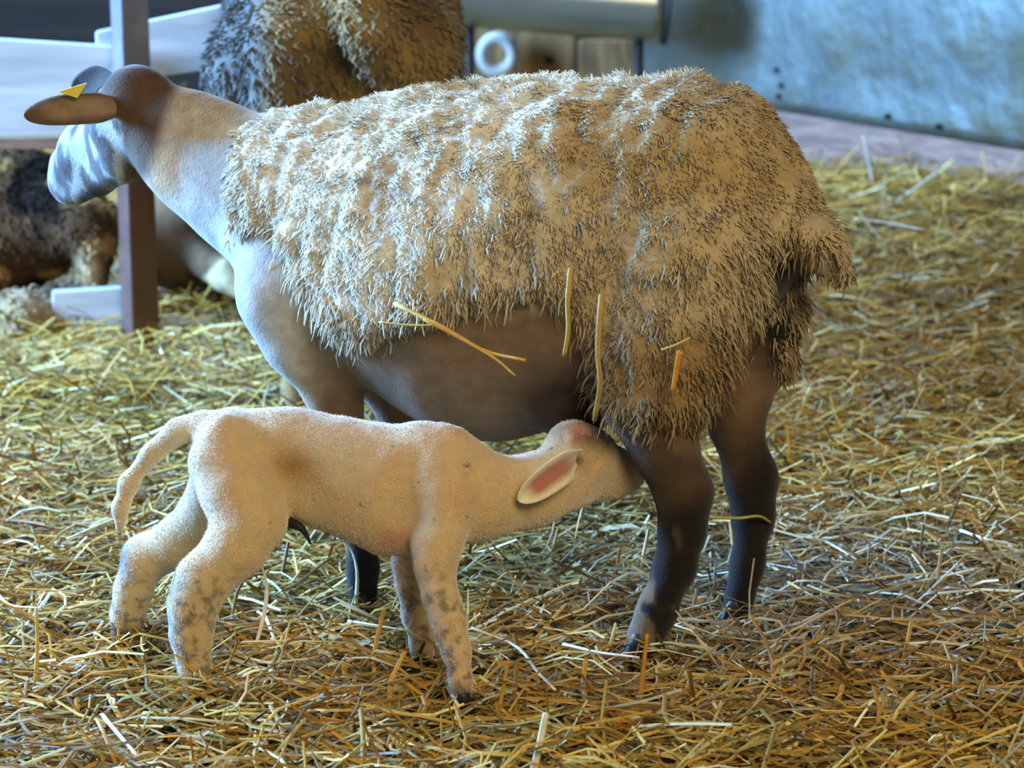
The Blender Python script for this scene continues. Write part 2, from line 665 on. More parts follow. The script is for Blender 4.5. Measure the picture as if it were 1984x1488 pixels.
# ------------------------------------------------------------------ left: pen fence
base = ground(272, 645)
YF = base[1]
fence = empty('pen_fence', base * np.array([1, 1, 0]))
tag(fence, 'pen fence of whitewashed boards on a rusty metal post behind the ewe head', 'fence')
pb, pt = at(274, 665, YF), at(246, -120, YF)
ax = np.array([1, .55, 0]) / math.hypot(1, .55)
ay = np.array([-.55, 1, 0]) / math.hypot(1, .55)
hw = .030
v = np.array([q + sx * ax * hw + sy * ay * hw for q in (pb, pt) for sx, sy in ((-1, -1), (1, -1), (1, 1), (-1, 1))])
fs = [(0, 1, 5, 4), (1, 2, 6, 5), (2, 3, 7, 6), (3, 0, 4, 7), (3, 2, 1, 0), (4, 5, 6, 7)]
pv, pf = [], []
for q in np.linspace(0, 1, 25):
    c = pb + (pt - pb) * q
    pv += [c + sx * ax * hw + sy * ay * hw for sx, sy in ((-1, -1), (1, -1), (1, 1), (-1, 1))]
for i in range(24):
    pf += [(i * 4 + j, i * 4 + (j + 1) % 4, i * 4 + 4 + (j + 1) % 4, i * 4 + 4 + j) for j in range(4)]
pf += [(3, 2, 1, 0), (96, 97, 98, 99)]
pv = np.array(pv)
pc = mixc(np.tile(lin((96, 64, 54)), (len(pv), 1)), lin((112, 104, 112)), sstep(pv[:, 2] + .2 * (fbm(pv, 12, 95) - .5), .42, .56))
bevel(mk('post', pv, pf, M_post, fence, col=pc, smooth=False), .005)


def fboard(pts, Y, name='board', m=None, thick=.025):
    v, f = box_pts(*[at(x, y, Y) for x, y in pts], (0, thick, 0))
    return bevel(mk(name, v, f, m or M_white, fence, smooth=False), .004)


fboard([(-160, 272), (250, 262), (250, 92), (-160, 66)], YF + .05)
fboard([(-160, 296), (250, 284), (250, 266), (-160, 276)], YF + .055, 'rail', M_plank)
fboard([(190, 165), (470, 128), (470, 2), (184, 62)], YF + .09)
fboard([(100, 668), (262, 655), (262, 555), (100, 565)], YF + .05)

# ------------------------------------------------------------------ wool
def tri_sample(v, f, n, w=None):
    a, b, c, d = (v[f[:, i]] for i in range(4))
    ar = np.linalg.norm(np.cross(c - a, d - b), axis=1)
    if w is not None:
        ar = ar * w
    i = rng.choice(len(f), n, p=ar / ar.sum())
    s, t = rng.random((2, n, 1))
    return (a[i] * (1 - s) + b[i] * s) * (1 - t) + (d[i] * (1 - s) + c[i] * s) * t, i


def locks(P, N, L, R, color, hang=.6, wave=.006, seg=5, swirl=.5):
    """tapered three-sided curls rooted at P"""
    n = len(P)
    rnd = np.stack([vnoise(P, 42, 300 + q) - .5 for q in range(3)], 1) * 2.6 + rng.normal(0, .45, (n, 3))
    rnd = rnd - N * np.minimum((rnd * N).sum(1) - .1, 0)[:, None]
    g = np.array([0, 0, -1.0]) - N * (N @ np.array([0, 0, -1.0]))[:, None]
    d0 = N * .8 + rnd * swirl * .5 + g * .3
    d0 /= np.linalg.norm(d0, axis=1)[:, None]
    d1 = N * .15 + g * hang + rnd * swirl * .4 + np.array([0, 0, -.15])
    d1 /= np.linalg.norm(d1, axis=1)[:, None]
    ph = rng.uniform(0, 6.28, n)
    V = np.empty((n, seg, 3, 3))
    pos = P - N * .008
    sd = np.cross(d1, N + .01)
    sd /= np.maximum(np.linalg.norm(sd, axis=1), 1e-6)[:, None]
    for i in range(seg):
        t = i / (seg - 1)
        d = d0 * (1 - t) + d1 * t
        d /= np.linalg.norm(d, axis=1)[:, None]
        up = np.cross(d, sd)
        c = pos + sd * (np.sin(ph + t * 9) * wave)[:, None]
        r = R * (1 - .15 * t if t < .99 else .25)
        for j in range(3):
            a = 2.094 * j
            V[:, i, j] = c + (sd * math.cos(a) * 1.3 + up * math.sin(a) * .7) * r[:, None]
        pos = pos + d * (L / (seg - 1))[:, None]
    q = [(i * 3 + j, i * 3 + (j + 1) % 3, (i + 1) * 3 + (j + 1) % 3, (i + 1) * 3 + j) for i in range(seg - 1) for j in range(3)]
    Fq = (np.arange(n)[:, None, None] * seg * 3 + np.array(q)[None]).reshape(-1, 4)
    return V.reshape(-1, 3), Fq, np.repeat(color, seg * 3, 0)


def join(*ms):
    off, A_, B_, C_ = 0, [], [], []
    for v, f, c in ms:
        A_.append(v)
        B_.append(f + off)
        C_.append(c)
        off += len(v)
    return np.concatenate(A_), np.concatenate(B_), np.concatenate(C_)


def poly_raster(poly, step=4, x0=-200, y0=-300, x1=2200, y1=1600):
    """signed distance (pixels, negative inside) to a picture-space polygon"""
    xs, ys = np.arange(x0, x1, step), np.arange(y0, y1, step)
    X, Y = np.meshgrid(xs, ys, indexing='ij')
    D = np.full(X.shape, 1e9)
    ins = np.zeros(X.shape, bool)
    n = len(poly)
    for i in range(n):
        (ax_, ay_), (bx_, by_) = poly[i], poly[(i + 1) % n]
        ex, ey = bx_ - ax_, by_ - ay_
        t = np.clip(((X - ax_) * ex + (Y - ay_) * ey) / (ex * ex + ey * ey), 0, 1)
        D = np.minimum(D, np.hypot(X - ax_ - t * ex, Y - ay_ - t * ey))
        c = ((ay_ > Y) != (by_ > Y)) & (X < ex * (Y - ay_) / (ey if ey else 1e-9) + ax_)
        ins ^= c
    D = np.where(ins, -D, D)

    def look(px, py):
        i = np.clip(((px - x0) / step).astype(int), 0, len(xs) - 1)
        j = np.clip(((py - y0) / step).astype(int), 0, len(ys) - 1)
        return D[i, j]
    return look


def hoof(parent, px, py, Y, r, dirx=-1, m=None):
    b = Blob(.004)
    c = at(px, py, Y)
    R_ = r * pxm(c)
    for s in (-.45, .45):
        o_ = np.array([0, s * R_, 0])
        b.cap(c + o_ + np.array([dirx * R_ * .75, 0, -R_ * .9]), c + o_ + np.array([0, 0, R_ * .7]), R_ * .5, R_ * .55, .004)
        b.cap(c + o_ + np.array([-dirx * R_ * .2, 0, -R_ * .95]), c + o_ + np.array([0, 0, R_ * .7]), R_ * .5, R_ * .5, .004)
    v, f = b.mesh(.02)
    return mk('hoof', v, f, m or M_hoof, parent)


def ear(parent, pts, widths, cup, mat_, col_out, col_in, face=(0, -1, 0), name='ear', thick=.005):
    """a cupped leaf along pts; the hollow looks along face"""
    n = 30
    x_ = np.linspace(0, 1, n)
    tt = 1 - (1 - x_) ** 1.9
    Cd = spline(pts, 120)
    C_ = np.stack([np.interp(tt, np.linspace(0, 1, 120), Cd[:, q]) for q in range(3)], 1)
    Wd = max(widths) * np.minimum(1, .12 + 2.3 * tt) ** .8 * np.sqrt(np.clip(1 - np.clip((tt - .5) / .5, 0, 1) ** 2.2, 1e-4, 1))
    T = np.gradient(Cd, axis=0)
    T = np.stack([np.interp(tt, np.linspace(0, 1, 120), T[:, q]) for q in range(3)], 1)
    T /= np.linalg.norm(T, axis=1)[:, None]
    fc = np.array(face, float)
    m = 11
    fr, bk = [], []
    for c, t, w in zip(C_, T, Wd):
        s = np.cross(t, fc)
        s /= np.linalg.norm(s)
        nn = np.cross(s, t)
        if nn @ fc < 0:
            nn = -nn
        for j in range(m):
            a = -1 + 2 * j / (m - 1)
            q = c + s * (a * w) + nn * (cup * w * (a * a))
            edge = math.sqrt(max(0.0, 1 - a * a)) * .7 + .3
            fr.append(q + nn * thick * .5 * edge)
            bk.append(q - nn * thick * .5 * edge)
    V = np.array(fr + bk)
    o_ = n * m
    fs = []
    for i in range(n - 1):
        for j in range(m - 1):
            a, b, c, d = i * m + j, i * m + j + 1, (i + 1) * m + j + 1, (i + 1) * m + j
            fs.append((a, b, c, d))
            fs.append((o_ + d, o_ + c, o_ + b, o_ + a))
        fs.append((i * m, (i + 1) * m, o_ + (i + 1) * m, o_ + i * m))
        fs.append((i * m + m - 1, o_ + i * m + m - 1, o_ + (i + 1) * m + m - 1, (i + 1) * m + m - 1))
    for j in range(m - 1):
        fs.append((j + 1, j, o_ + j, o_ + j + 1))
        k = (n - 1) * m + j
        fs.append((k, k + 1, o_ + k + 1, o_ + k))
    col = np.tile(np.asarray(col_out, float), (len(V), 1))
    for i in range(n):
        for j in range(1, m - 1):
            a = abs(-1 + 2 * j / (m - 1))
            w = (1 - sstep(a, .4, .85)) * sstep(tt[i], 0.0, .2) * (1 - sstep(tt[i], .74, .93))
            col[i * m + j] = col[i * m + j] * (1 - w) + np.asarray(col_in) * w
    return mk(name, V, fs, mat_, parent, col=col)


def ball(name, c, r, m, parent, s=(1, 1, 1)):
    V, Fs = [], []
    nu_, nv_ = 16, 10
    for i in range(nv_ + 1):
        th = math.pi * i / nv_
        for j in range(nu_):
            ph = 2 * math.pi * j / nu_
            V.append(c + r * np.array([math.sin(th) * math.cos(ph) * s[0], math.sin(th) * math.sin(ph) * s[1], math.cos(th) * s[2]]))
    for i in range(nv_):
        for j in range(nu_):
            Fs.append((i * nu_ + j, (i + 1) * nu_ + j, (i + 1) * nu_ + (j + 1) % nu_, i * nu_ + (j + 1) % nu_))
    return mk(name, np.array(V), Fs, m, parent)


# ------------------------------------------------------------------ the ewe
def ys(px):
    return 4.0 + (1350 - px) / 750 * .2


ewe = empty('ewe', (ground(1000, 1220)[0], 4.08, 0))
tag(ewe, 'standing cream woolled ewe with bare brown head and dark legs, suckling the lamb', 'sheep')
TORSO = [(600, 398, ys(600), 165), (780, 470, ys(780), 240), (950, 515, ys(950), 322), (1150, 480, ys(1150), 290), (1320, 405, ys(1320), 205), (1395, 465, ys(1395), 160)]
b = Blob(.0065)
b.chain(TORSO, .06, (1, .86, 1))
# neck and head
b.chain([(560, 400, ys(560), 150), (470, 352, 4.24, 118), (378, 292, 4.28, 98), (290, 232, 4.30, 76)], .05, (1, .85, 1))
b.chain([(262, 190, 4.31, 66), (232, 238, 4.34, 60)], .025)
b.chain([(235, 240, 4.35, 60), (170, 310, 4.44, 50), (134, 356, 4.50, 33)], .02)
b.chain([(245, 300, 4.34, 55), (190, 340, 4.42, 34), (143, 382, 4.50, 20)], .02)
b.chain([(120, 350, 4.51, 24), (122, 372, 4.52, 20)], .012)
b.chain([(165, 278, 4.43, 48), (138, 322, 4.49, 37), (128, 352, 4.51, 28)], .02)
# chest, near shoulder and front legs
b.chain([(540, 480, 4.14, 88), (556, 570, 4.10, 86), (586, 655, 4.10, 78)], .04)
b.chain([(586, 655, 4.10, 72), (648, 765, 4.11, 50), (682, 900, 4.12, 40), (698, 1010, 4.13, 33), (704, 1100, 4.13, 27), (704, 1150, 4.135, 30)], .02)
b.chain([(640, 560, 4.28, 90), (720, 700, 4.29, 60), (772, 800, 4.30, 38), (800, 920, 4.30, 33), (815, 1040, 4.30, 27), (818, 1095, 4.30, 28)], .02)
# near hind leg
b.chain([(1320, 500, 3.93, 165), (1275, 680, 3.90, 120), (1262, 770, 3.88, 92), (1288, 870, 3.88, 62), (1326, 955, 3.89, 52), (1322, 1030, 3.89, 42), (1307, 1100, 3.895, 39), (1274, 1180, 3.90, 36), (1250, 1235, 3.90, 38)], .02)
# far hind leg
b.chain([(1440, 520, 4.05, 110), (1475, 640, 4.08, 66), (1440, 760, 4.09, 54), (1426, 820, 4.09, 50), (1455, 928, 4.10, 48), (1460, 1000, 4.10, 38), (1450, 1090, 4.10, 30), (1432, 1165, 4.10, 31)], .02)
# udder
b.chain([(1090, 775, 3.99, 80), (1120, 830, 3.99, 46)], .03)
b.chain([(1150, 850, 3.96, 18), (1160, 890, 3.95, 13)], .012)
# tail stump
b.chain([(1490, 430, ys(1490), 60), (1590, 480, 3.92, 40), (1625, 530, 3.91, 22)], .03)
v, f = b.mesh()
N = normals(v, f)
v = v + N * (.004 * (fbm(v, 22, 4) - .5))[:, None]
px, py = project(v)
col = np.tile(lin((196, 178, 148)), (len(v), 1))
nz = fbm(v, 9, 1)
nz2 = fbm(v, 25, 6)
brown, dark, tan_, white = lin((88, 64, 42)), lin((30, 24, 22)), lin((166, 132, 84)), lin((174, 168, 160))
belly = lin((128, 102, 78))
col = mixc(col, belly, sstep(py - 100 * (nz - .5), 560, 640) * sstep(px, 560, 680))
col = mixc(col, white, (1 - sstep(px + 60 * (nz - .5), 520, 640)))
col = mixc(col, tan_, gauss(px, py, 395, 205, 95, 72) * 2.2 * sstep(300 - py + 40 * (nz - .5), 0, 40))
col = mixc(col, lin((186, 150, 108)), gauss(px, py, 315, 320, 38, 75) * 1.4)
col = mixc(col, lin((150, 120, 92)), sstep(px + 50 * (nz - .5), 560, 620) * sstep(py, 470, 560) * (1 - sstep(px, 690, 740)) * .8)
head = sstep(350 - px - .32 * np.clip(py - 180, 0, 400) + 45 * (nz - .5), 0, 30) * sstep(400 - py + 60 * (nz2 - .5), 0, 50)
col = mixc(col, brown, head)
face = sstep(240 - px + .04 * (py - 235) + 20 * (nz - .5), 0, 12) * sstep(py, 222, 240)
col = mixc(col, lin((176, 175, 176)), face)
col = mixc(col, lin((62, 54, 52)), face * sstep(fbm(v * np.array([1.6, 1, .6]), 30, 16), .48, .56) * .85)
col = mixc(col, lin((40, 34, 34)), gauss(px, py, 118, 340, 14, 26) * face * 1.3)
col = mixc(col, lin((36, 28, 26)), sstep(py, 362, 378) * (1 - sstep(px, 230, 300)) * sstep(px, 142, 160))
col = mixc(col, lin((46, 36, 30)), gauss(px, py, 190, 146, 30, 28) * 1.4)
leg = sstep(py + 120 * (nz - .5), 690, 800) * (1 - sstep(px, 740, 780)) * sstep(px, 590, 640)
col = mixc(col, lin((104, 80, 62)), leg)
legd = sstep(py + 160 * (nz - .5), 960, 1080) * (1 - sstep(px, 900, 960))
col = mixc(col, dark, legd)
hind = sstep(py + 160 * (nz - .5), 800, 900) * sstep(px, 1180, 1200)
col = mixc(col, lin((78, 60, 46)), hind)
hindd = sstep(py + 220 * (nz - .5) + .5 * (px - 1330), 930, 1040) * sstep(px, 1180, 1200)
col = mixc(col, dark, hindd)
col = mixc(col, lin((128, 108, 84)), hindd * sstep(nz2, .55, .63) * (1 - sstep(px, 1290, 1330)) * .8)
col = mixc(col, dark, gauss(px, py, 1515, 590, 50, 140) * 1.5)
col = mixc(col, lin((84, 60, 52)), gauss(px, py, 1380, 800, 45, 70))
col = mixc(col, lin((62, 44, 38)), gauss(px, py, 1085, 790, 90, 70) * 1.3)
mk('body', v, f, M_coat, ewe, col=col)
for h_ in ((704, 1168, 4.135, 30), (818, 1118, 4.30, 27), (1240, 1258, 3.90, 38), (1424, 1186, 4.10, 31)):
    hoof(ewe, *h_)
ball('eye', at(203, 246, 4.31), .011, M_eye, ewe)
brn = lin((98, 76, 52))
e1 = ear(ewe, [at(258, 203, 4.30), at(205, 206, 4.252), at(120, 212, 4.22), at(46, 224, 4.21)], [.012, .017, .0205, .0225, .0225, .020, .014, .004], -.35, M_coat, brn, lin((140, 108, 82)), (0, -1, .25))
ear(ewe, [at(228, 160, 4.37), at(196, 152, 4.42), at(165, 168, 4.46), at(150, 190, 4.49)], [.012, .019, .020, .016, .004], .3, M_coat, lin((44, 35, 31)), lin((44, 35, 31)), (0, -1, .2))
v, fq = box_pts(at(112, 178, 4.215), at(150, 190, 4.215), at(168, 161, 4.215), at(150, 166, 4.215), (0, .003, 0))
mk('ear_tag', v, fq, M_tag, e1, smooth=False)

# fleece
POLY = [(425, 60), (428, 300), (445, 380), (462, 462), (500, 470), (540, 492), (575, 560), (600, 590), (640, 640), (700, 660), (760, 640), (840, 620), (900, 585), (960, 575), (1060, 585), (1120, 625), (1150, 710), (1168, 780), (1210, 815), (1270, 815), (1330, 830), (1385, 760), (1420, 720), (1440, 660), (1470, 590), (1478, 490), (1530, 480), (1590, 505), (1640, 580), (1720, 600), (1720, 60)]
look = poly_raster(POLY)
fl = Blob(.0052)
fl.chain([(x, y, Y, r + 24) for x, y, Y, r in TORSO], .06, (1, .9, 1))
fl.chain([(505, 352, 4.23, 100), (600, 402, ys(600), 180)], .05, (1, .9, 1))
fl.chain([(1320, 500, 3.93, 185), (1280, 680, 3.90, 142), (1268, 770, 3.88, 112)], .03)
fl.chain([(1430, 480, 4.0, 112), (1485, 435, ys(1485), 70), (1580, 480, 3.92, 44), (1618, 530, 3.91, 28)], .04)
fl.chain([(1370, 330, ys(1370), 138), (1440, 430, ys(1440), 105)], .05, (1, 1.1, 1))
fl.chain([(1490, 600, 4.08, 62), (1490, 690, 4.09, 48)], .03)


def cut(D, lo, n, vox):
    X = lo[0] + np.arange(n[0]) * vox
    Y = lo[1] + np.arange(n[1]) * vox
    Z = lo[2] + np.arange(n[2]) * vox
    G = np.stack(np.meshgrid(X, Y, Z, indexing='ij'), -1)
    gx_, gy_ = project(G)
    e = look(gx_, gy_) * (4.1 / F)
    far = (gx_ > 1440) & (gy_ > 480) & (gy_ < 760) & (G[..., 1] > 4.0)      # wool on the far thigh
    e = np.where(far, -.1, e)
    e = np.where(np.abs(D) < .08, e, 1.0).astype(np.float32) if False else e
    k = .025
    h = np.clip(.5 - .5 * (D - e) / k, 0, 1)
    return D + (e - D) * h + k * h * (1 - h)


v, f = fl.mesh(.04, cut, 2)
N = normals(v, f)
lump = fbm(v * np.array([1, 1, .42]), 46, 11, 2) - .5
lump2 = fbm(v * np.array([1, 1, .6]), 20, 12, 2) - .5
v = v + N * (.020 * lump + .016 * lump2)[:, None]


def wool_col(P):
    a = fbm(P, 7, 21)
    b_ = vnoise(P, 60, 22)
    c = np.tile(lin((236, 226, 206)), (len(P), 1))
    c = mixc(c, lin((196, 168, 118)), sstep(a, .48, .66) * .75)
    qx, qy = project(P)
    c = mixc(c, lin((176, 146, 92)), sstep(qx + 1.0 * qy + 380 * (a - .5), 1120, 1620) * .75)  # tan to rear and bottom: dirt, plus light falloff painted into the wool
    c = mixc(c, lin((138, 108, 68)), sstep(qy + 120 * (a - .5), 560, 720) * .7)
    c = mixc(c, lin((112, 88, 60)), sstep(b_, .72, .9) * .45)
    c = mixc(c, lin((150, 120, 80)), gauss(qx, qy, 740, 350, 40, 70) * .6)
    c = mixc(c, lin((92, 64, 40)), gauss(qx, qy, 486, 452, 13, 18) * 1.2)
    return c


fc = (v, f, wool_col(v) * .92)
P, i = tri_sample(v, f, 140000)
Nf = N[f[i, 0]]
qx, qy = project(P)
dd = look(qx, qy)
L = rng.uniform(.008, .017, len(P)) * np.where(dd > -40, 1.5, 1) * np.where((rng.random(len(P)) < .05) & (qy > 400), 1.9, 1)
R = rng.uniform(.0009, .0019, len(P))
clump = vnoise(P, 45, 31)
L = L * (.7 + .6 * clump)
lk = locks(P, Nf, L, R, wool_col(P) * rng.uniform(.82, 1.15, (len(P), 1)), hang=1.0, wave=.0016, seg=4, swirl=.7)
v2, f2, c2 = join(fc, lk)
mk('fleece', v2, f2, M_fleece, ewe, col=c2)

# ------------------------------------------------------------------ the lamb
lamb = empty('lamb', (ground(640, 1320)[0], 3.83, 0))
tag(lamb, 'small cream newborn lamb suckling under the ewe, tail hanging at left', 'lamb')


def yl(px):
    return 3.88 - (px - 450) / 400 * .06


b = Blob(.0045)
sx_ = (1, .72, 1)
b.chain([(452, 864, yl(452), 77), (560, 892, yl(560), 96), (660, 920, yl(660), 106), (760, 950, yl(760), 118), (845, 948, yl(845), 118)], .03, sx_)
b.chain([(812, 862, yl(815), 42), (862, 868, yl(862), 40)], .018, sx_)
b.chain([(862, 935, yl(862), 94), (940, 960, 3.83, 74), (1030, 952, 3.86, 62), (1090, 915, 3.89, 56)], .03, (1, .8, 1))
b.chain([(1112, 870, 3.90, 57), (1140, 880, 3.91, 53)], .02)
b.chain([(1140, 890, 3.91, 51), (1190, 911, 3.95, 40), (1222, 922, 3.97, 29)], .018)
b.chain([(1030, 965, 3.86, 50), (1100, 945, 3.895, 42), (1200, 932, 3.955, 24)], .018)
# near hind leg
b.chain([(440, 895, 3.845, 76), (468, 955, 3.825, 76), (486, 1006, 3.81, 66), (456, 1060, 3.795, 58), (396, 1124, 3.785, 51), (374, 1175, 3.785, 46), (370, 1235, 3.785, 38), (376, 1290, 3.785, 29), (380, 1320, 3.785, 27)], .014)
b.cap(at(432, 832, 3.84), at(446, 850, 3.84), .018, .016, .03)
# far hind leg
b.chain([(450, 905, 3.92, 74), (410, 990, 3.95, 58), (345, 1050, 3.965, 48), (280, 1082, 3.975, 42), (258, 1140, 3.98, 35), (248, 1190, 3.98, 31), (241, 1228, 3.98, 27)], .014)
# near front leg
b.chain([(858, 975, 3.795, 72), (848, 1050, 3.765, 47), (842, 1100, 3.75, 36), (852, 1155, 3.73, 32), (869, 1203, 3.72, 33), (884, 1260, 3.71, 25), (893, 1315, 3.70, 20), (896, 1345, 3.70, 22)], .015)
# far front leg
b.chain([(825, 1010, 3.86, 56), (800, 1085, 3.87, 38), (800, 1130, 3.875, 29), (810, 1190, 3.88, 28), (818, 1240, 3.88, 22), (818, 1268, 3.88, 23)], .015)
# tail
b.chain([(395, 822, 3.89, 30), (345, 836, 3.90, 22), (292, 878, 3.91, 19), (250, 936, 3.92, 18), (234, 985, 3.92, 15), (232, 1022, 3.92, 10)], .012)
# hollow flank and groove behind the shoulder
b.cap(at(565, 930, 3.775), at(585, 985, 3.775), .028, .024, .03, sub=True)
b.cap(at(785, 905, 3.752), at(775, 1000, 3.745), .022, .024, .03, sub=True)
v, f = b.mesh(.03)
N = normals(v, f)
v = v + N * (.0035 * (fbm(v, 35, 14) - .5) + .004 * (fbm(v, 12, 15) - .5))[:, None]
px, py = project(v)
cream = lin((206, 174, 126))


def lamb_col(P):
    px, py = project(P)
    n1, n2 = fbm(P, 16, 41), vnoise(P, 75, 42)
    c = np.tile(cream, (len(P), 1))
    c = mixc(c, lin((214, 172, 130)), sstep(n1, .45, .65) * .5)
    c = mixc(c, lin((168, 120, 60)), gauss(px, py, 570, 905, 42, 32) * 1.0)
    c = mixc(c, lin((205, 120, 92)), gauss(px, py, 765, 1050, 38, 26) * .8)
    c = mixc(c, lin((205, 130, 105)), gauss(px, py, 900, 965, 30, 26) * .4)
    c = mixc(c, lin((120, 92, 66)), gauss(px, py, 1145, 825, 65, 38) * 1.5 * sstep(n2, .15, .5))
    c = mixc(c, lin((206, 122, 100)), gauss(px, py, 1122, 832, 24, 14) * .8)
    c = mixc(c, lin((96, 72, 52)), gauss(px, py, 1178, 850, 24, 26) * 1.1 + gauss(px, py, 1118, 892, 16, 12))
    dirt = sstep(py, 1060, 1180)
    c = mixc(c, lin((74, 66, 56)), dirt * sstep(fbm(P, 105, 44), .48, .66) * .75)
    c = mixc(c, lin((60, 48, 36)), sstep(vnoise(P, 95, 45), .90, .95) * .7)
    c = mixc(c, lin((86, 78, 76)), gauss(px, py, 325, 1130, 16, 40) + gauss(px, py, 235, 1080, 14, 40))
    c = mixc(c, lin((50, 42, 34)), sstep(py, 1310, 1360) + (1 - sstep(px, 300, 330)) * sstep(py, 1205, 1235) + gauss(px, py, 818, 1285, 40, 16))
    return c


mk('body', v, f, M_lamb, lamb, col=lamb_col(v))
P, i = tri_sample(v, f, 75000)
Nf = N[f[i, 0]]
qx, qy = project(P)
cz = locks(P, Nf, rng.uniform(.003, .0052, len(P)), rng.uniform(.0004, .0007, len(P)), mixc(lamb_col(P), lin((232, 228, 220)), np.full(len(P), .4)) * rng.uniform(.92, 1.08, (len(P), 1)), hang=.4, wave=.0012, seg=3, swirl=.7)
v2, f2, c2 = cz
v2 = v2 + np.repeat(Nf, 9, 0) * .0055
mk('woolly_coat', v2, f2, M_fuzz, lamb, col=c2)
for h_ in ((382, 1342, 3.785, 27), (240, 1248, 3.98, 27), (897, 1362, 3.70, 26), (818, 1284, 3.88, 24)):
    hoof(lamb, *h_, dirx=1)
ear(lamb, [at(1130, 872, 3.895), at(1095, 897, 3.830), at(1048, 932, 3.798), at(1003, 970, 3.782)], [.008, .014, .018, .0205, .021, .019, .014, .005], .55, M_lamb, lin((236, 222, 190)), lin((182, 112, 94)), (.1, -1, -.1))
ear(lamb, [at(1130, 850, 3.97), at(1100, 860, 4.0), at(1075, 880, 4.03), at(1060, 900, 4.05)], [.011, .018, .018, .004], .4, M_lamb, lin((232, 214, 176)), lin((190, 104, 88)), (0, 1, 0))
ball('eye', at(1164, 872, 3.888), .0080, M_eye, lamb)
vs, fs = tube(spline([at(560, 1012, 3.83), at(580, 1020, 3.82), at(592, 1034, 3.82), at(602, 1054, 3.82)], 12), np.linspace(.0075, .0015, 12), 8)
mk('umbilical_cord', vs, fs, M_cord, lamb)

# ------------------------------------------------------------------ sheep behind
YB = 5.35


def simple_sheep(name, label, prims, base, colf, nlocks, vox=.012, lock=(.03, .05), mat_=None, lump=.02, rad=(.004, .009)):
    root = empty(name, base)
    tag(root, label, 'sheep')
    b = Blob(vox)
    for pts, k, s in prims:
        b.chain(pts, k, s)
    v, f = b.mesh()
    N = normals(v, f)
    v = v + N * (lump * (fbm(v, 18, 51) - .5))[:, None]
    mk('body', v, f, mat_ or M_coat, root, col=colf(v) * .85)
    if nlocks:
        px, py = project(v)
        w = np.where(v[f[:, 0], 2] > .12, 1.0, .3)
        P, i = tri_sample(v, f, nlocks, w)
        lv, lf, lc = locks(P, N[f[i, 0]], rng.uniform(*lock, nlocks), rng.uniform(*rad, nlocks), colf(P) * rng.uniform(.8, 1.15, (nlocks, 1)), hang=.8, wave=.004, swirl=.5)
        mk('fleece', lv, lf, mat_ or M_fleece, root, col=lc)
    return root


def rump_col(P):
    px, py = project(P)
    a = fbm(P, 9, 61)
    c = np.tile(lin((156, 124, 74)), (len(P), 1))
    c = mixc(c, lin((108, 82, 48)), sstep(a, .45, .65) * .8)
    c = mixc(c, lin((98, 96, 92)), (1 - sstep(px, 480, 540)) + sstep(px, 850, 910) * .7)
    c = mixc(c, lin((84, 64, 38)), gauss(px, py, 655, 110, 32, 50) * .9)
    return c


o1 = (1, 1, 1)
simple_sheep('sheep', 'tan woolled sheep seen from its rump, standing behind the ewe back', [
    ([(660, 80, YB + .05, 205), (665, 60, YB + .75, 225)], .05, (1, 1, 1.05)),
    ([(505, 130, YB + .02, 108), (505, 330, YB + .05, 70)], .03, o1),
    ([(560, 90, YB - .08, 92), (575, 230, YB - .05, 90), (580, 420, YB, 45), (580, 640, YB + .05, 34), (575, 830, YB, 34)], .02, o1),
    ([(800, 90, YB - .08, 100), (790, 230, YB - .05, 90), (780, 420, YB, 45), (785, 640, YB + .05, 34), (780, 830, YB, 34)], .02, o1),
    ([(690, -60, YB - .12, 60), (715, 60, YB - .16, 48), (720, 120, YB - .16, 34)], .03, o1),
    ([(590, 450, YB + .75, 60), (590, 690, YB + .75, 34)], .02, o1),
    ([(760, 450, YB + .75, 60), (760, 690, YB + .75, 34)], .02, o1),
    ([(665, 40, YB + .95, 120), (640, -60, YB + 1.2, 80)], .04, o1),
], (at(665, 820, YB)[0], YB + .3, 0), rump_col, 22000, lock=(.014, .03), rad=(.002, .0045))


def mottled(P):
    a = fbm(P, 11, 71)
    c = np.tile(lin((82, 58, 38)), (len(P), 1))
    c = mixc(c, lin((172, 130, 80)), sstep(a, .48, .56))
    c = mixc(c, lin((34, 26, 20)), sstep(fbm(P, 8, 73), .54, .64))
    return c


def mott_head(P):
    px, py = project(P)
    c = mottled(P)
    c = mixc(c, lin((206, 176, 130)), gauss(px, py, 172, 530, 18, 42) * 1.4)
    return c


YL = YF + .35
simple_sheep('sheep', 'dark brown mottled sheep lowering its pale-nosed head behind the rusty post', [
    ([(-120, 450, YL + .05, 165), (60, 420, YL, 118), (130, 420, YL - .05, 84)], .05, o1),
    ([(120, 420, YL - .1, 70), (180, 450, YL - .16, 52), (182, 535, YL - .18, 30)], .03, o1),
    ([(150, 400, YL - .1, 40), (215, 430, YL - .08, 34)], .02, o1),
    ([(20, 520, YL, 40), (30, 590, YL - .05, 24)], .02, o1),
], (at(40, 600, YL)[0], YL, 0), mott_head, 6000, mat_=M_darkwool, lock=(.01, .022), rad=(.002, .004))


def dkbrown(P):
    px, py = project(P)
    a = fbm(P, 8, 75)
    c = np.tile(lin((136, 106, 80)), (len(P), 1))
    c = mixc(c, lin((100, 78, 60)), sstep(a, .45, .6))
    c = mixc(c, lin((214, 190, 145)), sstep(px + .9 * (py - 540), 385, 400) * sstep(py, 490, 510))
    return c


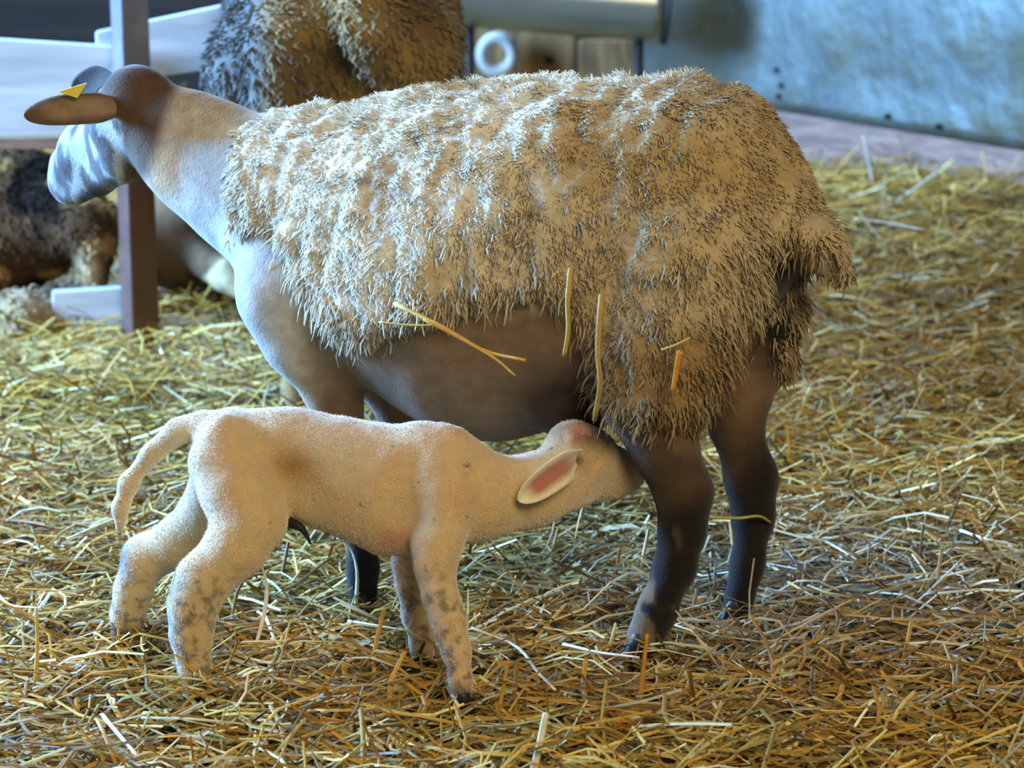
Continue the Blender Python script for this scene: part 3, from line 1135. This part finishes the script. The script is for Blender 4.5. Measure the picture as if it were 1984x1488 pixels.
YD = YF + .32
simple_sheep('sheep', 'dark brown sheep lying in straw between the post and the ewe chest, cream leg showing', [
    ([(345, 470, YD, 95), (430, 450, YD + .12, 95), (560, 440, YD + .2, 90)], .05, o1),
    ([(395, 505, YD - .10, 36), (440, 535, YD - .18, 32), (485, 572, YD - .22, 22)], .02, o1),
], (at(400, 560, YD)[0], YD, 0), dkbrown, 0, lump=.01, mat_=M_darkwool)


def tancol(P):
    return np.tile(lin((170, 142, 100)), (len(P), 1)) * (.75 + .5 * fbm(P, 12, 77))[:, None]


YT = YF + .08
simple_sheep('lamb', 'tan lamb curled up in the straw at the fence below the mottled sheep', [
    ([(-60, 640, YT + .05, 70), (50, 632, YT, 66), (90, 640, YT, 48)], .03, o1),
], (at(20, 650, YT)[0], YT, 0), tancol, 1200, lock=(.012, .025), lump=.008, rad=(.002, .004))
YC = YF + .75
simple_sheep('sheep', 'cream sheep whose back just shows at the edge beyond the mottled sheep', [
    ([(-90, 380, YC, 120), (-40, 350, YC, 78)], .03, o1),
], (at(-60, 500, YC)[0], YC, 0), lambda P: np.tile(lin((214, 190, 140)), (len(P), 1)), 0, mat_=M_darkwool)

# ------------------------------------------------------------------ single straws
GOLD, PALE, AMBER = lin((214, 172, 84)), lin((244, 238, 222)), lin((202, 140, 48))


def stalk(label, pts, w, color, group, jag=True):
    p = spline(pts, 12)
    vs, fs = tube(p, np.linspace(w * .5, w * .36, 12), 7, .6)
    o = mk('straw_stalk', vs, fs, M_straw, col=np.tile(color, (len(vs), 1)), base=p[0])
    tag(o, label, 'straw stalk', group)
    return o


def gz(*pts, z=.045):
    out = []
    for x, y in pts:
        p = ground(x, y, .03)
        out.append(ground(x, y, float(hgt(p[0], p[1])) + z))
    return out


def up(base, *pts):
    g = ground(base[0], base[1], .0)
    return [g] + [at(x, y, g[1]) for x, y in pts]


g1 = 'single straws on the bedding'
stalk('curved white straw stalk standing under the lamb belly', up((492, 1262), (512, 1190), (516, 1130), (500, 1078)), .0065, PALE, g1)
stalk('curved pale straw stalk leaning before the ewe front hoof', up((688, 1195), (692, 1110), (678, 1060), (652, 1042)), .006, PALE * .8, g1)
stalk('white straw stalk lying left of the lamb front legs', gz((676, 1203), (730, 1212), (800, 1224)), .006, PALE, g1)
stalk('long straw stalk lying right of the lamb front leg', gz((912, 1216), (1000, 1252), (1040, 1300), (1075, 1336)), .0065, PALE * .9, g1)
stalk('bright white straw stalk lying beside the ewe hind hoof', gz((1092, 1248), (1160, 1264), (1238, 1274), z=.05), .0075, PALE, g1)
stalk('golden straw stalk slanting from the straw below the lamb neck', up((1046, 1180), (990, 1115), (938, 1056)), .006, GOLD, g1)
stalk('amber straw stalk standing upright before the ewe hind hoof', up((1238, 1372), (1246, 1300), (1254, 1228)), .0075, AMBER, g1)
stalk('thick pale straw stalk standing at the bottom edge of the bedding', up((1032, 1500), (1046, 1440), (1058, 1382)), .011, PALE * .85, g1)
stalk('pale straw stalk standing left of the lamb hind hooves', up((68, 1340), (72, 1260), (70, 1178)), .007, GOLD, g1)
stalk('white straw stalk lying from the left edge to the upright stalk', gz((-10, 1145), (20, 1172), (72, 1178), z=.06), .006, PALE, g1)
stalk('white straw stalk lying below the lamb hind hooves', gz((198, 1385), (232, 1425), (268, 1466)), .0075, PALE, g1)
stalk('pinkish straw stalk lying left of the lamb tail', gz((132, 1044), (190, 1018), (238, 1000)), .006, PALE * np.array([.9, .8, .72]), g1)
stalk('white straw stalk lying in front of the pinkish plank', gz((1655, 424), (1720, 432), (1792, 446), z=.13), .010, PALE, g1)
stalk('grey straw stalk leaning on the plank at right', [ground(1735, 392, .08), at(1815, 335, ground(1735, 392, .08)[1])], .010, PALE * .7, g1)
stalk('pale straw stalk leaning upright against the plank', [ground(1692, 362, .08), at(1672, 262, ground(1692, 362, .08)[1] + .02)], .010, PALE * .6, g1)
stalk('white straw stalk lying at the right edge of the damp patch', gz((1862, 1028), (1910, 1044), (1968, 1056)), .0075, PALE, g1)
stalk('short white straw stalk lying in the middle of the damp patch', gz((1630, 1080), (1665, 1070), (1705, 1052)), .007, PALE, g1)
stalk('yellow straw stalk lying behind the damp patch', gz((1735, 908), (1785, 895), (1825, 880)), .0065, GOLD, g1)
stalk('golden straw stalk lying just above the black clump', gz((1528, 1128), (1570, 1152), (1612, 1172)), .006, GOLD, g1)
g2 = 'straws caught in the ewe wool'
stalk('short pale straw flake stuck high on the ewe shoulder', [at(684, 462, 3.975), at(692, 454, 3.97), at(700, 448, 3.97)], .012, lin((232, 206, 140)), g2)
stalk('long golden straw stalk slanting down the ewe flank', [at(765, 588, 3.85), at(860, 635, 3.80), at(940, 680, 3.785), at(1018, 698, 3.76)], .010, GOLD, g2)
stalk('golden straw stalk forking below the longest one on the flank', [at(820, 618, 3.80), at(900, 660, 3.79), at(960, 695, 3.775), at(998, 728, 3.765)], .007, GOLD, g2)
stalk('pale straw stalk lying level across the ewe flank', [at(735, 624, 3.84), at(790, 630, 3.82), at(846, 630, 3.80)], .0055, GOLD * .9, g2)
stalk('yellow straw stalk hanging down before the lamb head', [at(1166, 570, 3.75), at(1158, 680, 3.74), at(1163, 740, 3.745), at(1152, 815, 3.77)], .009, lin((176, 142, 74)), g2)
stalk('yellow straw stalk hanging from the fleece over the ewe belly', [at(1106, 520, 3.755), at(1100, 580, 3.745), at(1101, 640, 3.75), at(1093, 690, 3.75)], .008, lin((182, 148, 72)), g2)
stalk('orange straw stalk stuck upright on the ewe thigh', [at(1318, 680, 3.755), at(1310, 720, 3.76), at(1304, 756, 3.76)], .009, AMBER, g2)
stalk('short pale straw stalk stuck across the ewe thigh', [at(1282, 678, 3.755), at(1310, 668, 3.75), at(1338, 654, 3.75)], .006, GOLD, g2)
stalk('green-yellow straw stalk hooked around the ewe far hock', [at(1376, 1002, 4.03), at(1430, 1004, 4.04), at(1470, 1000, 4.05), at(1492, 1012, 4.07)], .008, lin((176, 168, 88)), g2)

bl = Blob(.008)  # black clump modelled at a dark spot in the straw
bl.chain([(1870, 1250, ground(1900, 1250)[1], 34), (1920, 1240, ground(1900, 1250)[1] + .02, 36), (1955, 1225, ground(1900, 1250)[1] + .03, 26)], .02, (1, 1.2, .7))
v, f = bl.mesh()
v = v + normals(v, f) * (.012 * (fbm(v, 30, 91) - .5))[:, None]
tag(mk('dark_clump', v, f, M_clump, base=ground(1910, 1265)), 'black clump sunk in the straw right of the ewe hind hooves', 'clump')
